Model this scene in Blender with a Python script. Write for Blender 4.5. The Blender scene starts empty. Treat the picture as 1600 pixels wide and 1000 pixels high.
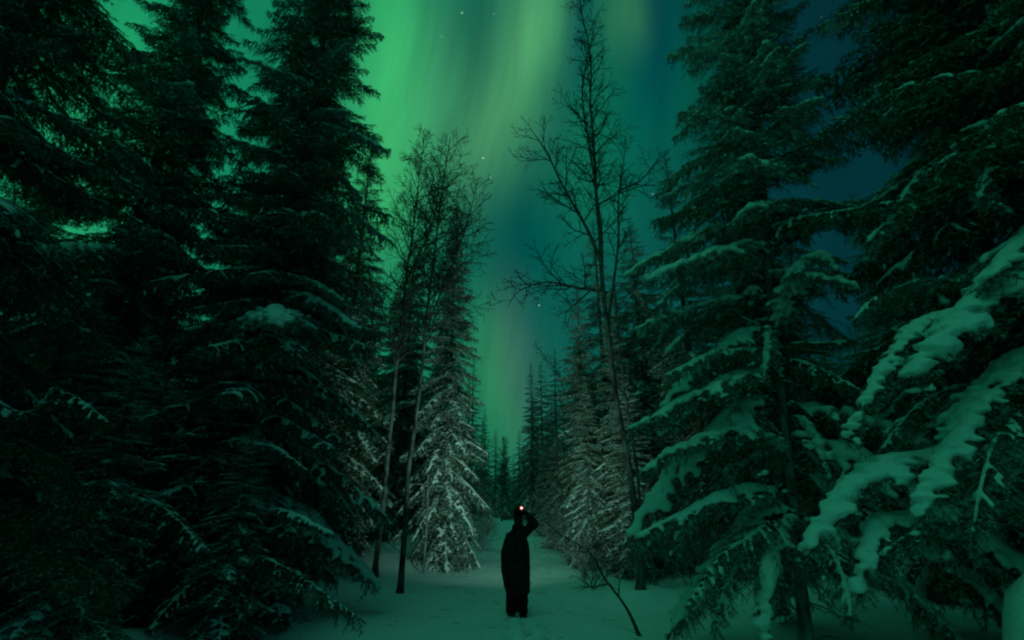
import bpy, math, random
import numpy as np
from mathutils import Vector, Matrix

sc = bpy.context.scene
COL = sc.collection
PI = math.pi
R = math.radians

# ------------------------------------------------------------------ camera
FPX, PITCH, EYE = 782.0, R(21.0), 1.6          # focal length in photo pixels, upward tilt, eye height
cam_d = bpy.data.cameras.new("camera")
cam_d.sensor_width = 36.0
cam_d.lens = FPX / 1600.0 * 36.0
cam_d.clip_start, cam_d.clip_end = 0.05, 3000.0
cam = bpy.data.objects.new("camera", cam_d)
COL.objects.link(cam)
cam.location = (0, 0, EYE)
cam.rotation_euler = (PI / 2 + PITCH, 0, 0)
sc.camera = cam


def ray(px, py):
    """Direction in the world of a photo pixel (1600 x 1000)."""
    a, b = (px - 800) / FPX, (500 - py) / FPX
    return Vector((a, math.cos(PITCH) - b * math.sin(PITCH), math.sin(PITCH) + b * math.cos(PITCH)))


def at(px, py, D):
    """World point seen at a photo pixel, D metres ahead on the ground plan."""
    d = ray(px, py)
    d = d * (D / d.y)
    return Vector((d.x, d.y, d.z + EYE))


# ------------------------------------------------------------------ sky (aurora), soft fill sun, exposure
world = bpy.data.worlds.new("World")
sc.world = world
world.use_nodes = True
NT = world.node_tree
NT.nodes.clear()


def N(kind, **kw):
    n = NT.nodes.new(kind)
    for k, v in kw.items():
        setattr(n, k, v)
    return n


def put(sock, v):
    if isinstance(v, bpy.types.NodeSocket):
        NT.links.new(v, sock)
    else:
        sock.default_value = v


def math_(op, a, b=None, c=None, clamp=False):
    n = N('ShaderNodeMath', operation=op, use_clamp=clamp)
    put(n.inputs[0], a)
    if b is not None: put(n.inputs[1], b)
    if c is not None: put(n.inputs[2], c)
    return n.outputs[0]


def vec_(op, a, b=None, scale=None):
    n = N('ShaderNodeVectorMath', operation=op)
    put(n.inputs[0], a)
    if b is not None: put(n.inputs[1], b)
    if scale is not None: put(n.inputs['Scale'], scale)
    return n.outputs['Value'] if op in ('DOT_PRODUCT', 'LENGTH', 'DISTANCE') else n.outputs['Vector']


def comb(x, y, z):
    n = N('ShaderNodeCombineXYZ')
    put(n.inputs[0], x); put(n.inputs[1], y); put(n.inputs[2], z)
    return n.outputs[0]


tc = N('ShaderNodeTexCoord')
direction = vec_('NORMALIZE', tc.outputs['Generated'])
sep = N('ShaderNodeSeparateXYZ'); put(sep.inputs[0], direction)
dx, dy, dz = sep.outputs
azi = math_('ARCTAN2', dx, dy)
ele = math_('ARCSINE', dz)
hor = math_('MAXIMUM', math_('SQRT', math_('ADD', math_('MULTIPLY', dx, dx), math_('MULTIPLY', dy, dy))), 0.02)
ca, sa = math_('DIVIDE', dy, hor), math_('DIVIDE', dx, hor)

# slow warp and fine rays that run up the sky
nw = N('ShaderNodeTexNoise'); put(nw.inputs['Vector'], comb(math_('MULTIPLY', ca, 2.0), math_('MULTIPLY', sa, 2.0), math_('MULTIPLY', ele, 1.6)))
nw.inputs['Scale'].default_value = 2.2; nw.inputs['Detail'].default_value = 2.0
warp = math_('MULTIPLY', math_('SUBTRACT', nw.outputs[0], 0.5), 0.10)
az_w = math_('ADD', azi, warp)
lean_az = math_('SUBTRACT', az_w, math_('MULTIPLY', ele, 0.22))
nr = N('ShaderNodeTexNoise'); put(nr.inputs['Vector'], comb(math_('MULTIPLY', math_('COSINE', lean_az), 9.0), math_('MULTIPLY', math_('SINE', lean_az), 9.0), math_('MULTIPLY', ele, 1.5)))
nr.inputs['Scale'].default_value = 2.0; nr.inputs['Detail'].default_value = 3.0
nr.inputs['Roughness'].default_value = 0.62
rays = math_('ADD', math_('MULTIPLY', nr.outputs[0], 0.8), 0.60)

# the broad colour: green towards the left of the path, blue-teal to the right, wrapping smoothly round
cr = N('ShaderNodeValToRGB')
cr.color_ramp.interpolation = 'B_SPLINE'
put(cr.inputs[0], math_('ADD', math_('MULTIPLY', math_('ADD', sa, math_('MULTIPLY', warp, 2.0)), 0.5), 0.5))
el_ = cr.color_ramp.elements
el_[0].position, el_[0].color = 0.18, (0.005, 0.215, 0.105, 1)
el_[1].position, el_[1].color = 0.88, (0.0005, 0.020, 0.026, 1)
for ps, cl in ((0.34, (0.006, 0.215, 0.105, 1)), (0.50, (0.006, 0.112, 0.078, 1)), (0.62, (0.002, 0.085, 0.075, 1)), (0.73, (0.0008, 0.040, 0.048, 1))):
    e_ = el_.new(ps); e_.color = cl
total = vec_('SCALE', cr.outputs[0], scale=math_('ADD', math_('MULTIPLY', nr.outputs[0], 0.5), 0.75))
p2 = comb(az_w, ele, 0.0)
p2n = comb(azi, ele, 0.0)


def sky_azel(px, py):
    d = ray(px, py).normalized()
    return math.atan2(d.x, d.y), math.asin(d.z)


def curtain(px, py, across, along, lean, col, warped=True):
    """A soft band of aurora: centre, half widths in photo pixels, lean of the band (degrees clockwise from upright)."""
    global total
    a0, e0 = sky_azel(px, py)
    a1, _ = sky_azel(px + 10, py)
    _, e1 = sky_azel(px, py - 10)
    # pixel-sized axes turned into azimuth and elevation
    up = sky_azel(px + math.sin(R(lean)) * 10, py - math.cos(R(lean)) * 10)
    th = math.atan2(up[0] - a0, up[1] - e0)
    d = vec_('SUBTRACT', p2 if warped else p2n, (a0, e0, 0.0))
    rot = N('ShaderNodeVectorRotate', rotation_type='Z_AXIS')
    put(rot.inputs['Vector'], d); rot.inputs['Angle'].default_value = th
    sx, sy = across * (a1 - a0) / 10, along * (e1 - e0) / 10
    q = vec_('MULTIPLY', rot.outputs[0], (1 / sx, 1 / sy, 0.0))
    g = math_('EXPONENT', math_('MULTIPLY', vec_('DOT_PRODUCT', q, q), -0.5))
    g = math_('MULTIPLY', g, rays)
    total = vec_('ADD', total, vec_('SCALE', col, scale=g))


# (x, y, half width, half length, lean, colour)
for c in (
    (598, 110, 44, 190, 0, (0.020, 0.190, 0.032)),
    (190, 90, 130, 130, 0, (0.006, 0.100, 0.020)),
    (590, 330, 36, 70, 0, (0.010, 0.080, 0.010)),
    (90, 330, 90, 130, 0, (0.010, 0.120, 0.030)),
    (690, 170, 80, 130, 4, (0.030, 0.080, 0.022)),
    (738, 60, 30, 90, 3, (-0.012, -0.060, -0.020)),
    (842, 30, 28, 110, 10, (0.042, 0.160, 0.042)),
    (815, 80, 40, 120, 14, (0.020, 0.060, 0.015)),
    (764, 215, 32, 80, 20, (0.022, 0.060, 0.015)),
    (772, 600, 30, 100, -4, (0.014, 0.075, 0.008)),
    (808, 560, 26, 90, -6, (0.024, 0.010, 0.018)),
    (785, 375, 60, 70, 0, (-0.010, -0.055, -0.018)),
    (905, 60, 12, 90, 4, (-0.004, -0.035, 0.000)),
    (950, 200, 60, 150, 0, (0.001, 0.055, 0.004)),
    (975, 20, 24, 50, 4, (0.020, 0.070, 0.010)),
    (1085, 110, 34, 120, 4, (0.0, 0.030, 0.004)),
    (1005, 110, 30, 110, 6, (-0.003, -0.032, 0.002)),
):
    curtain(*c)
total = vec_('MAXIMUM', total, (0.0003, 0.012, 0.012))

# stars: pin points of light in fixed directions, and a faint random scatter
for px, py, b, rad in ((722, 20, .55, .0011), (755, 247, .75, .0011), (766, 277, .45, .0010), (1020, 303, .30, .0011),
                       (842, 477, .8, .0010), (690, 57, .16, .0012), (772, 22, .14, .0011), (726, 153, .08, .001), (770, 130, .10, .001)):
    d = vec_('DISTANCE', direction, tuple(ray(px, py).normalized()))
    m = N('ShaderNodeMapRange', interpolation_type='SMOOTHSTEP')
    put(m.inputs['Value'], d)
    m.inputs['From Min'].default_value = rad * .5; m.inputs['From Max'].default_value = rad * 1.9
    m.inputs['To Min'].default_value = b; m.inputs['To Max'].default_value = 0
    total = vec_('ADD', total, vec_('SCALE', (0.55, 0.75, 0.70), scale=m.outputs[0]))

vo = N('ShaderNodeTexVoronoi'); put(vo.inputs['Vector'], direction); vo.inputs['Scale'].default_value = 34.0
sv = N('ShaderNodeSeparateXYZ'); put(sv.inputs[0], vo.outputs['Color'])
ms = N('ShaderNodeMapRange', interpolation_type='SMOOTHSTEP'); put(ms.inputs['Value'], vo.outputs['Distance'])
ms.inputs['From Min'].default_value = .012; ms.inputs['From Max'].default_value = .045
ms.inputs['To Min'].default_value = 1.0; ms.inputs['To Max'].default_value = 0.0
faint = math_('MULTIPLY', ms.outputs[0], math_('MULTIPLY', math_('POWER', sv.outputs[0], 3.0), 0.24))
total = vec_('ADD', total, vec_('SCALE', (0.6, 0.9, 0.85), scale=faint))
bg = N('ShaderNodeBackground')
put(bg.inputs['Color'], total)
bg.inputs['Strength'].default_value = 1.0
wo = N('ShaderNodeOutputWorld')
put(wo.inputs['Surface'], bg.outputs[0])

sun_d = bpy.data.lights.new("fill_sun", 'SUN')  # weak green sun added as soft fill from above
sun_d.energy = 0.165
sun_d.angle = R(25)
sun_d.color = (0.13, 1.0, 0.66)
sun = bpy.data.objects.new("fill_sun", sun_d)
COL.objects.link(sun)
sun.rotation_euler = (R(15), 0, R(-20))

sc.view_settings.view_transform = 'Standard'
sc.view_settings.look = 'None'
sc.view_settings.gamma = 1.0
sc.view_settings.exposure = 0.0
sc.render.engine = 'CYCLES'
sc.cycles.use_denoising = True
sc.cycles.max_bounces = 5
sc.cycles.diffuse_bounces = 3
sc.cycles.glossy_bounces = 2
sc.cycles.filter_width = 2.2


# ------------------------------------------------------------------ materials
def material(name, rough=0.8, spec=0.2):
    m = bpy.data.materials.new(name)
    m.use_nodes = True
    b = m.node_tree.nodes['Principled BSDF']
    b.inputs['Roughness'].default_value = rough
    b.inputs['Specular IOR Level'].default_value = spec
    return m, m.node_tree, b


def noise_colour(m, nt, b, c1, c2, scale, detail=4.0, lo=.35, hi=.65, bump=0.0, bump_scale=None, dist=.02, stretch=None, world_space=True):
    if world_space:
        src = nt.nodes.new('ShaderNodeNewGeometry').outputs['Position']
    else:
        src = nt.nodes.new('ShaderNodeTexCoord').outputs['Object']
    if stretch:
        mp = nt.nodes.new('ShaderNodeMapping'); mp.inputs['Scale'].default_value = stretch
        nt.links.new(src, mp.inputs[0]); src = mp.outputs[0]
    n = nt.nodes.new('ShaderNodeTexNoise'); n.inputs['Scale'].default_value = scale; n.inputs['Detail'].default_value = detail
    nt.links.new(src, n.inputs['Vector'])
    r = nt.nodes.new('ShaderNodeValToRGB')
    r.color_ramp.elements[0].position, r.color_ramp.elements[1].position = lo, hi
    r.color_ramp.elements[0].color, r.color_ramp.elements[1].color = (*c1, 1), (*c2, 1)
    nt.links.new(n.outputs[0], r.inputs[0]); nt.links.new(r.outputs[0], b.inputs['Base Color'])
    if bump:
        n2 = nt.nodes.new('ShaderNodeTexNoise'); n2.inputs['Scale'].default_value = bump_scale or scale; n2.inputs['Detail'].default_value = 6.0
        nt.links.new(src, n2.inputs['Vector'])
        bp = nt.nodes.new('ShaderNodeBump'); bp.inputs['Strength'].default_value = bump; bp.inputs['Distance'].default_value = dist
        nt.links.new(n2.outputs[0], bp.inputs['Height']); nt.links.new(bp.outputs[0], b.inputs['Normal'])


def mat_noise(name, c1, c2, scale, rough=.8, spec=.2, **kw):
    m, nt, b = material(name, rough, spec)
    noise_colour(m, nt, b, c1, c2, scale, **kw)
    return m


M_SNOW = mat_noise('snow', (.78, .78, .77), (.84, .84, .83), 1.3, rough=.7, spec=.2, bump=.6, bump_scale=26, dist=.03)
M_GROUND = mat_noise('ground_snow', (.77, .77, .76), (.84, .84, .83), .5, rough=.65, spec=.25, bump=.30, bump_scale=9, dist=.04)
M_NEEDLE = mat_noise('spruce_needles', (.034, .060, .034), (.070, .105, .050), 2.5, rough=.7, spec=.15)
M_FROST = mat_noise('frosted_needles', (.22, .25, .24), (.52, .55, .54), 6, rough=.8, spec=.1)
M_BARK = mat_noise('spruce_bark', (.05, .042, .036), (.14, .12, .10), 9, rough=.9, spec=.1, bump=.6, bump_scale=22, stretch=(1, 1, .3))
M_PALE = mat_noise('rimed_bark', (.09, .08, .075), (.36, .36, .35), 7, rough=.9, spec=.1, bump=.6, bump_scale=22, stretch=(1, 1, .4))
M_TWIG = mat_noise('spruce_twig', (.05, .04, .032), (.10, .085, .07), 12, rough=.9, spec=.1)
M_BIRCH = mat_noise('birch_bark', (.035, .032, .03), (.15, .145, .14), 7, rough=.8, spec=.15, lo=.38, hi=.60, bump=.4, bump_scale=18, stretch=(1, 1, .55))
M_BTWIG = mat_noise('birch_twig', (.03, .025, .022), (.07, .06, .055), 10, rough=.85, spec=.1)
M_RIME = mat_noise('rime_twig', (.09, .09, .09), (.34, .35, .35), 5, rough=.85, spec=.1)
M_COAT = mat_noise('coat_cloth', (.010, .011, .012), (.026, .027, .029), 9, rough=.85, spec=.12, bump=.5, bump_scale=30, dist=.01, world_space=False)
M_TROUSER = mat_noise('trouser_cloth', (.008, .009, .010), (.017, .018, .019), 20, rough=.9, spec=.1, bump=.4, bump_scale=40, dist=.008, world_space=False)
M_BOOT = mat_noise('boot_leather', (.025, .025, .025), (.05, .048, .045), 25, rough=.6, spec=.3, world_space=False)
M_HAT = mat_noise('knit_hat', (.018, .008, .008), (.03, .014, .014), 40, rough=.95, spec=.05, bump=.5, bump_scale=60, dist=.005, world_space=False)
M_GLOVE = mat_noise('glove', (.010, .010, .011), (.02, .02, .021), 30, rough=.85, spec=.1, world_space=False)
M_SKIN = mat_noise('skin', (.42, .27, .21), (.50, .33, .26), 14, rough=.55, spec=.3, world_space=False)
M_STRAP = mat_noise('lamp_strap', (.02, .02, .022), (.04, .04, .045), 30, rough=.8, world_space=False)
M_HOUSE = mat_noise('lamp_plastic', (.03, .03, .03), (.05, .05, .05), 20, rough=.4, spec=.4, world_space=False)


def mat_emit(name, col, s):
    m, nt, b = material(name, .4)
    b.inputs['Base Color'].default_value = (*col, 1)
    b.inputs['Emission Color'].default_value = (*col, 1)
    b.inputs['Emission Strength'].default_value = s
    return m


M_LED = mat_emit('lit_lamp_lens', (1.0, .74, .64), 3.2)
M_RED = mat_emit('lit_red_ring', (1.0, .14, .10), .4)


# ------------------------------------------------------------------ mesh helpers
def build_mesh(name, V, Fs, mats, mat_idx=None, smooth=False):
    """Fs: list of integer arrays (k, n); mat_idx: one value or array per entry."""
    me = bpy.data.meshes.new(name)
    V = np.ascontiguousarray(V, dtype=np.float32)
    Fs = [np.asarray(f, dtype=np.int32) for f in Fs if len(f)]
    me.vertices.add(len(V)); me.vertices.foreach_set('co', V.ravel())
    loops = np.concatenate([f.ravel() for f in Fs])
    tot = np.concatenate([np.full(len(f), f.shape[1], np.int32) for f in Fs])
    start = np.concatenate([[0], np.cumsum(tot)[:-1]]).astype(np.int32)
    me.loops.add(len(loops)); me.loops.foreach_set('vertex_index', loops)
    me.polygons.add(len(tot)); me.polygons.foreach_set('loop_start', start)
    if mat_idx is not None:
        mi = np.concatenate([np.broadcast_to(np.asarray(m, np.int32), (len(f),)) for m, f in zip(mat_idx, Fs)])
        me.polygons.foreach_set('material_index', np.ascontiguousarray(mi))
    me.polygons.foreach_set('use_smooth', np.full(len(tot), smooth, dtype=bool))
    for m in mats: me.materials.append(m)
    me.update(calc_edges=True)
    return me


def obj(name, me, parent=None, loc=None, **props):
    o = bpy.data.objects.new(name, me)
    COL.objects.link(o)
    if parent is not None: o.parent = parent
    if loc is not None: o.location = loc
    for k, v in props.items(): o[k] = v
    return o


def thing(name, label, cat, loc=(0, 0, 0), group=None, rz=0.0):
    o = bpy.data.objects.new(name, None)
    COL.objects.link(o)
    o.empty_display_size = .2
    o.location = loc; o.rotation_euler = (0, 0, rz)
    o['label'] = label; o['category'] = cat
    if group: o['group'] = group
    return o


def copy_tree(root, loc, rz, scale=1.0, label=None, group=None, name=None):
    c = root.copy(); COL.objects.link(c)
    c.location = loc; c.rotation_euler = (0, 0, rz); c.scale = (scale,) * 3
    if name: c.name = name
    if label: c['label'] = label
    if group: c['group'] = group
    elif 'group' in c: del c['group']
    for ch in list(root.children):
        k = ch.copy(); COL.objects.link(k); k.parent = c
    return c


class Shape:
    """Collects vertices and faces of one mesh."""
    def __init__(s): s.V = []; s.F = {}; s.n = 0

    def add(s, V, *Fs):
        V = np.asarray(V, float); s.V.append(V)
        for f in Fs:
            f = np.asarray(f, int)
            if len(f): s.F.setdefault(f.shape[1], []).append(f + s.n)
        s.n += len(V)

    def mesh(s, name, mats, smooth=False):
        return build_mesh(name, np.concatenate(s.V), [np.concatenate(f) for f in s.F.values()], mats, None, smooth)

    def arrays(s): return np.concatenate(s.V), [np.concatenate(f) for f in s.F.values()]


def unit(v):
    return v / np.maximum(np.linalg.norm(v, axis=-1, keepdims=True), 1e-9)


def frames(P):
    T = np.gradient(P, axis=0); T = unit(T)
    ref = np.where(np.abs(T[:, 2:3]) > .93, np.array([[1., 0, 0]]), np.array([[0., 0, 1]]))
    # one reference for the whole line keeps it from twisting
    ref = np.array([1., 0, 0]) if np.mean(np.abs(T[:, 2])) > .8 else np.array([0, 0, 1.])
    S = np.cross(T, ref)
    bad = np.linalg.norm(S, axis=1) < .05
    S[bad] = np.cross(T[bad], np.array([0.3, 1, .2]))
    S = unit(S); U = np.cross(S, T)
    return T, S, U


def tube(P, rad, sides=6, flat=1.0, caps=True, nose=.6):
    P = np.asarray(P, float); rad = np.broadcast_to(np.asarray(rad, float), (len(P),))
    T, S, U = frames(P)
    a = np.arange(sides) / sides * 2 * PI
    ring = S[:, None] * np.cos(a)[None, :, None] + U[:, None] * (flat * np.sin(a))[None, :, None]
    V = (P[:, None] + ring * rad[:, None, None]).reshape(-1, 3)
    n = len(P)
    i = np.arange(n - 1)[:, None] * sides; j = np.arange(sides)[None, :]; k = (j + 1) % sides
    Q = np.stack([i + j, i + k, i + sides + k, i + sides + j], -1).reshape(-1, 4)
    if not caps: return V, Q
    V = np.concatenate([V, P[:1] - T[:1] * rad[0] * nose, P[-1:] + T[-1:] * rad[-1] * nose])
    j = np.arange(sides); k = (j + 1) % sides
    t1 = np.stack([k, j, np.full(sides, n * sides)], -1)
    b = (n - 1) * sides
    t2 = np.stack([b + j, b + k, np.full(sides, n * sides + 1)], -1)
    return V, Q, np.concatenate([t1, t2])


def resample(P, n):
    """Catmull-Rom through the points, n samples evenly spaced by arc length."""
    P = np.asarray(P, float)
    E = np.concatenate([[2 * P[0] - P[1]], P, [2 * P[-1] - P[-2]]])
    out = []
    for i in range(1, len(E) - 2):
        t = np.linspace(0, 1, 14, endpoint=False)[:, None]
        p0, p1, p2_, p3 = E[i - 1], E[i], E[i + 1], E[i + 2]
        out.append(.5 * (2 * p1 + (p2_ - p0) * t + (2 * p0 - 5 * p1 + 4 * p2_ - p3) * t ** 2 + (-p0 + 3 * p1 - 3 * p2_ + p3) * t ** 3))
    out = np.concatenate(out + [P[-1:]])
    s = np.concatenate([[0], np.cumsum(np.linalg.norm(np.diff(out, axis=0), axis=1))])
    q = np.linspace(0, s[-1], n)
    return np.stack([np.interp(q, s, out[:, k]) for k in range(3)], -1)


_rs = np.random.RandomState(5)
_WK = _rs.normal(size=(14, 3)); _WK /= np.linalg.norm(_WK, axis=1, keepdims=True)
_WP = _rs.uniform(0, 6.28, 14)


def wav(P, scale, seed=0):
    """Cheap smooth noise in about -1..1."""
    P = np.asarray(P, float)
    f = np.linspace(.7, 1.9, 14)
    return np.sin(P @ (_WK * f[:, None] * scale).T + _WP + seed * 1.7).sum(-1) / 4.5


def fuse(shape, voxel, smooth_iter, mat, name, lump=0.0, lump_scale=8.0, decimate=None):
    """Union of overlapping closed pieces into one skin (voxel remesh), returned as a mesh."""
    V, Fs = shape.arrays()
    me = build_mesh(name + '_raw', V, Fs, [mat])
    o = bpy.data.objects.new(name + '_raw', me); COL.objects.link(o)
    m = o.modifiers.new('r', 'REMESH'); m.mode = 'VOXEL'; m.voxel_size = voxel; m.use_smooth_shade = True
    if smooth_iter:
        m = o.modifiers.new('s', 'SMOOTH'); m.factor = .5; m.iterations = smooth_iter
    if decimate:
        m = o.modifiers.new('d', 'DECIMATE'); m.ratio = decimate
    dg = bpy.context.evaluated_depsgraph_get(); dg.update()
    out = bpy.data.meshes.new_from_object(o.evaluated_get(dg))
    out.name = name
    bpy.data.objects.remove(o); bpy.data.meshes.remove(me)
    out.materials.clear(); out.materials.append(mat)
    if lump and len(out.vertices):
        n = len(out.vertices)
        co = np.empty(n * 3, np.float32); out.vertices.foreach_get('co', co); co = co.reshape(-1, 3)
        no = np.empty(n * 3, np.float32); out.vertex_normals.foreach_get('vector', no); no = no.reshape(-1, 3)
        co = co + no * (lump * (wav(co, lump_scale) + .6 * wav(co, lump_scale * 2.7, 3)))[:, None].astype(np.float32)
        out.vertices.foreach_set('co', co.astype(np.float32).ravel()); out.update()
    out.polygons.foreach_set('use_smooth', np.ones(len(out.polygons), bool))
    return out


# ------------------------------------------------------------------ boughs
def bez(P0, P1, P2, s):
    s = s[:, None]
    return P0 * (1 - s) ** 2 + P1 * 2 * s * (1 - s) + P2 * s ** 2


def bez_t(P0, P1, P2, s):
    s = s[:, None]
    return unit((P1 - P0) * (1 - s) + (P2 - P1) * s)


_a = np.arange(6) * PI / 3
BLOB = (np.concatenate([[[math.cos(t) * .87, math.sin(t) * .87, -.45] for t in _a], [[math.cos(t + .5) * .87, math.sin(t + .5) * .87, .45] for t in _a], [[0, 0, -.9], [0, 0, .95]]]),
        np.array([[k, (k + 1) % 6, 6 + (k + 1) % 6, 6 + k] for k in range(6)]), np.array([[(k + 1) % 6, k, 12] for k in range(6)] + [[6 + k, 6 + (k + 1) % 6, 13] for k in range(6)]))


def bough_geometry(axis, width, snow, seed, step=.09, sub=.075, density=95, nl=.028, nwid=.0038, hang=.5, frost=.12,
                   base=.15, wood_r=.022, snow_cover=.85, voxel=.022, snow_from=.06, name='bough', low=False, snow_side=1.0, reach=(.72, .97), blobs=False, pad=1.0):
    """One spruce bough along AXIS: wood, needles and the snow lying on it (mesh or None)."""
    g = np.random.RandomState(seed)
    L0 = np.linalg.norm(np.diff(np.asarray(axis, float), axis=0), axis=1).sum()
    n = max(8, int(L0 / .07))
    A = resample(axis, n)
    A[2:] += np.stack([wav(A[2:], 7, seed + k) for k in range(3)], -1) * .012
    T, S, U = frames(A)
    tw = []                                     # twigs: p0, p1, p2, radius
    snowy = []
    Zv = np.array([0, 0, 1.])
    ts = np.arange(base, 1.0, step / L0)
    for t in ts:
        i = t * (n - 1); i0 = int(i); f = i - i0
        p = A[i0] * (1 - f) + A[min(i0 + 1, n - 1)] * f
        Tt, St = T[i0], S[i0]
        prof = min(1.0, (t - base * .6) / .22) * (1 - t) ** .75 + .10
        for sd in (-1, 1):
            if g.rand() < .10: continue
            ang = R(g.uniform(42, 70))
            l = width * prof * 1.35 * g.uniform(.7, 1.15)
            d = Tt * math.cos(ang) + St * sd * math.sin(ang) + Zv * g.uniform(-.22, .08)
            d /= np.linalg.norm(d)
            droop = hang * g.uniform(.25, .7) * l
            p1 = p + d * l * .55 + Zv * .02 * l; p2_ = p + d * l - Zv * droop
            tw.append((p, p1, p2_, .0045)); 
            if g.rand() < snow_cover: snowy.append((p, p1, p2_, 1.0, l))
            for s in np.arange(.22, .98, sub / max(l, .05)):
                for sd2 in (-1, 1):
                    if g.rand() < .2: continue
                    q = (1 - s) ** 2 * p + 2 * s * (1 - s) * p1 + s * s * p2_
                    tt = (p1 - p) * (1 - s) + (p2_ - p1) * s; tt /= np.linalg.norm(tt) + 1e-9
                    side = np.cross(tt, Zv); side /= np.linalg.norm(side) + 1e-9
                    l2 = (.42 * l * (1 - s) + .05) * g.uniform(.6, 1.15)
                    d2 = tt * .75 + side * sd2 * g.uniform(.4, .9) - Zv * hang * g.uniform(0, .8)
                    d2 /= np.linalg.norm(d2)
                    e = q + d2 * l2 - Zv * hang * .25 * l2
                    tw.append((q, q + d2 * l2 * .5, e, .0025))
                    if snow > .03 and g.rand() < .35 * snow_cover and l2 > .08: snowy.append((q, q + d2 * l2 * .5, e, .55, l2))
        if blobs and snow > .03 and g.rand() < .5:
            l3 = g.uniform(.1, .3) * hang * (width / .45) ** .5
            e = p + St * g.uniform(-.2, .2) + Tt * g.uniform(0, .1) - Zv * l3
            tw.append((p, (p + e) / 2, e, .003)); snowy.append((p + (e - p) * .5, p + (e - p) * .75, e, .5, l3 * .5))
        if hang > .2 and g.rand() < .9:         # curtains of twigs under the bough
            for _ in range(1 if low else 2):
                l3 = g.uniform(.10, .34) * hang * (width / .45) ** .5 * (1.1 - .5 * t)
                o_ = St * g.uniform(-.06, .06)
                e = p + o_ + Tt * l3 * g.uniform(-.1, .5) + St * g.uniform(-.12, .12) - Zv * l3
                tw.append((p, p + o_ + (e - p) * .5 + Tt * .03, e, .003))
                if not low:
                    for s in np.arange(.3, .95, .3):
                        for sd2 in (-1, 1):
                            q = p + (e - p) * s
                            dd = unit(np.array([St * sd2 * g.uniform(.3, 1) + Tt * g.uniform(-.4, .6) - Zv * g.uniform(.5, 1.2)]))[0] * l3 * .4
                            tw.append((q, q + dd * .5, q + dd, .002))
    tw.append((A[int(n * .8)], A[int(n * .9)], A[-1] + T[-1] * .05, .004))
    P0 = np.array([x[0] for x in tw]); P1 = np.array([x[1] for x in tw]); P2 = np.array([x[2] for x in tw]); rr = np.array([x[3] for x in tw])
    # wood: the limb and its twigs, three sided
    sh = Shape()
    sh.add(*tube(A, np.linspace(wood_r, .004, n), 5))
    m = len(tw)
    if not low:
        ss = np.array([0, .5, 1.0])
        cen = np.stack([bez(P0, P1, P2, np.full(m, s)) for s in ss], 1)
        tan = unit(P2 - P0); side = unit(np.cross(tan, g.normal(size=(m, 3)))); up = np.cross(side, tan)
        ang = np.arange(3) * 2 * PI / 3
        ring = side[:, None] * np.cos(ang)[None, :, None] + up[:, None] * np.sin(ang)[None, :, None]
        Vw = cen[:, :, None] + ring[:, None] * (rr[:, None] * (1 - .7 * ss)[None])[:, :, None, None]
        b_ = np.arange(m)[:, None, None] * 9 + np.arange(2)[None, :, None] * 3
        j = np.arange(3)[None, None]; k = (j + 1) % 3
        Q = np.stack([b_ + j, b_ + k, b_ + 3 + k, b_ + 3 + j], -1).reshape(-1, 4)
        sh.add(Vw.reshape(-1, 3), Q)
    wood = sh
    # needles
    ln = np.linalg.norm(P2 - P0, axis=1)
    cnt = np.maximum(2, (ln * density).astype(int))
    idx = np.repeat(np.arange(m), cnt); s = g.rand(len(idx)) ** .9
    pos = bez(P0[idx], P1[idx], P2[idx], s); tan = bez_t(P0[idx], P1[idx], P2[idx], s)
    rv = g.normal(size=(len(idx), 3)); rv = unit(rv - tan * (rv * tan).sum(1, keepdims=True))
    d = unit(tan * .75 + rv * .8)
    tip = pos + d * (nl * g.uniform(.7, 1.2, len(idx)))[:, None]
    w = unit(np.cross(d, g.normal(size=(len(idx), 3)))) * (nwid * .5)
    VN = np.stack([pos - w, pos + w, tip], 1).reshape(-1, 3)
    FN = np.arange(len(idx) * 3).reshape(-1, 3)
    fm = ((rv[:, 2] > -.25) & (g.rand(len(idx)) < frost * 1.6)).astype(np.int32)
    # snow
    snow_me = None
    if snow > 0:
        ss_ = Shape()
        tt = np.linspace(0, 1, n)
        prof = np.clip((tt - snow_from) / .25, 0, 1) ** .6 * (1 - .55 * tt ** 2)
        rad = snow * prof * np.clip(.92 + (.55 if blobs else .28) * wav(A, 7.5 if blobs else 5.5, seed), .12, 1.5) + .004
        keep = tt >= snow_from
        PA = A + Zv * (rad * .45)[:, None]
        ss_.add(*tube(PA[keep], np.maximum(rad[keep], voxel * (.45 if blobs else .8)), 8, .58 if blobs else .75))
        for (a, b, c, k, l) in snowy:
            if blobs:
                mm = max(2, int(l / (snow * .62 / pad))); q = g.uniform(0, g.uniform(*reach), mm)
                C = a * ((1 - q) ** 2)[:, None] + b * (2 * q * (1 - q))[:, None] + c * (q ** 2)[:, None]
                for p_, qq in zip(C, q):
                    r_ = max(voxel * 1.0, snow * snow_side * (.9 if k == 1 else .6) * g.uniform(.30, .95) * (1 - .55 * qq))
                    bv, bq, bt = BLOB
                    ss_.add(p_ + g.normal(size=3) * r_ * .25 + Zv * r_ * .4 + bv * (r_ * np.array([g.uniform(.9, 1.5) * pad, g.uniform(.9, 1.5) * pad, g.uniform(.50, .75) / pad ** .3])), bq, bt)
                continue
            mm = max(4, int(l / .06)); q = np.linspace(0, g.uniform(*reach), mm)
            C = a * ((1 - q) ** 2)[:, None] + b * (2 * q * (1 - q))[:, None] + c * (q ** 2)[:, None]
            r_ = snow * snow_side * (.62 if k == 1 else .36) * g.uniform(.7, 1.15) * (1 - .62 * q) * min(1.25, .45 + l / (width + .01) * .8)
            r_ = np.maximum(r_, voxel * .85)
            ss_.add(*tube(C + Zv * (r_ * .5)[:, None], r_, 6, .75))
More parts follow.
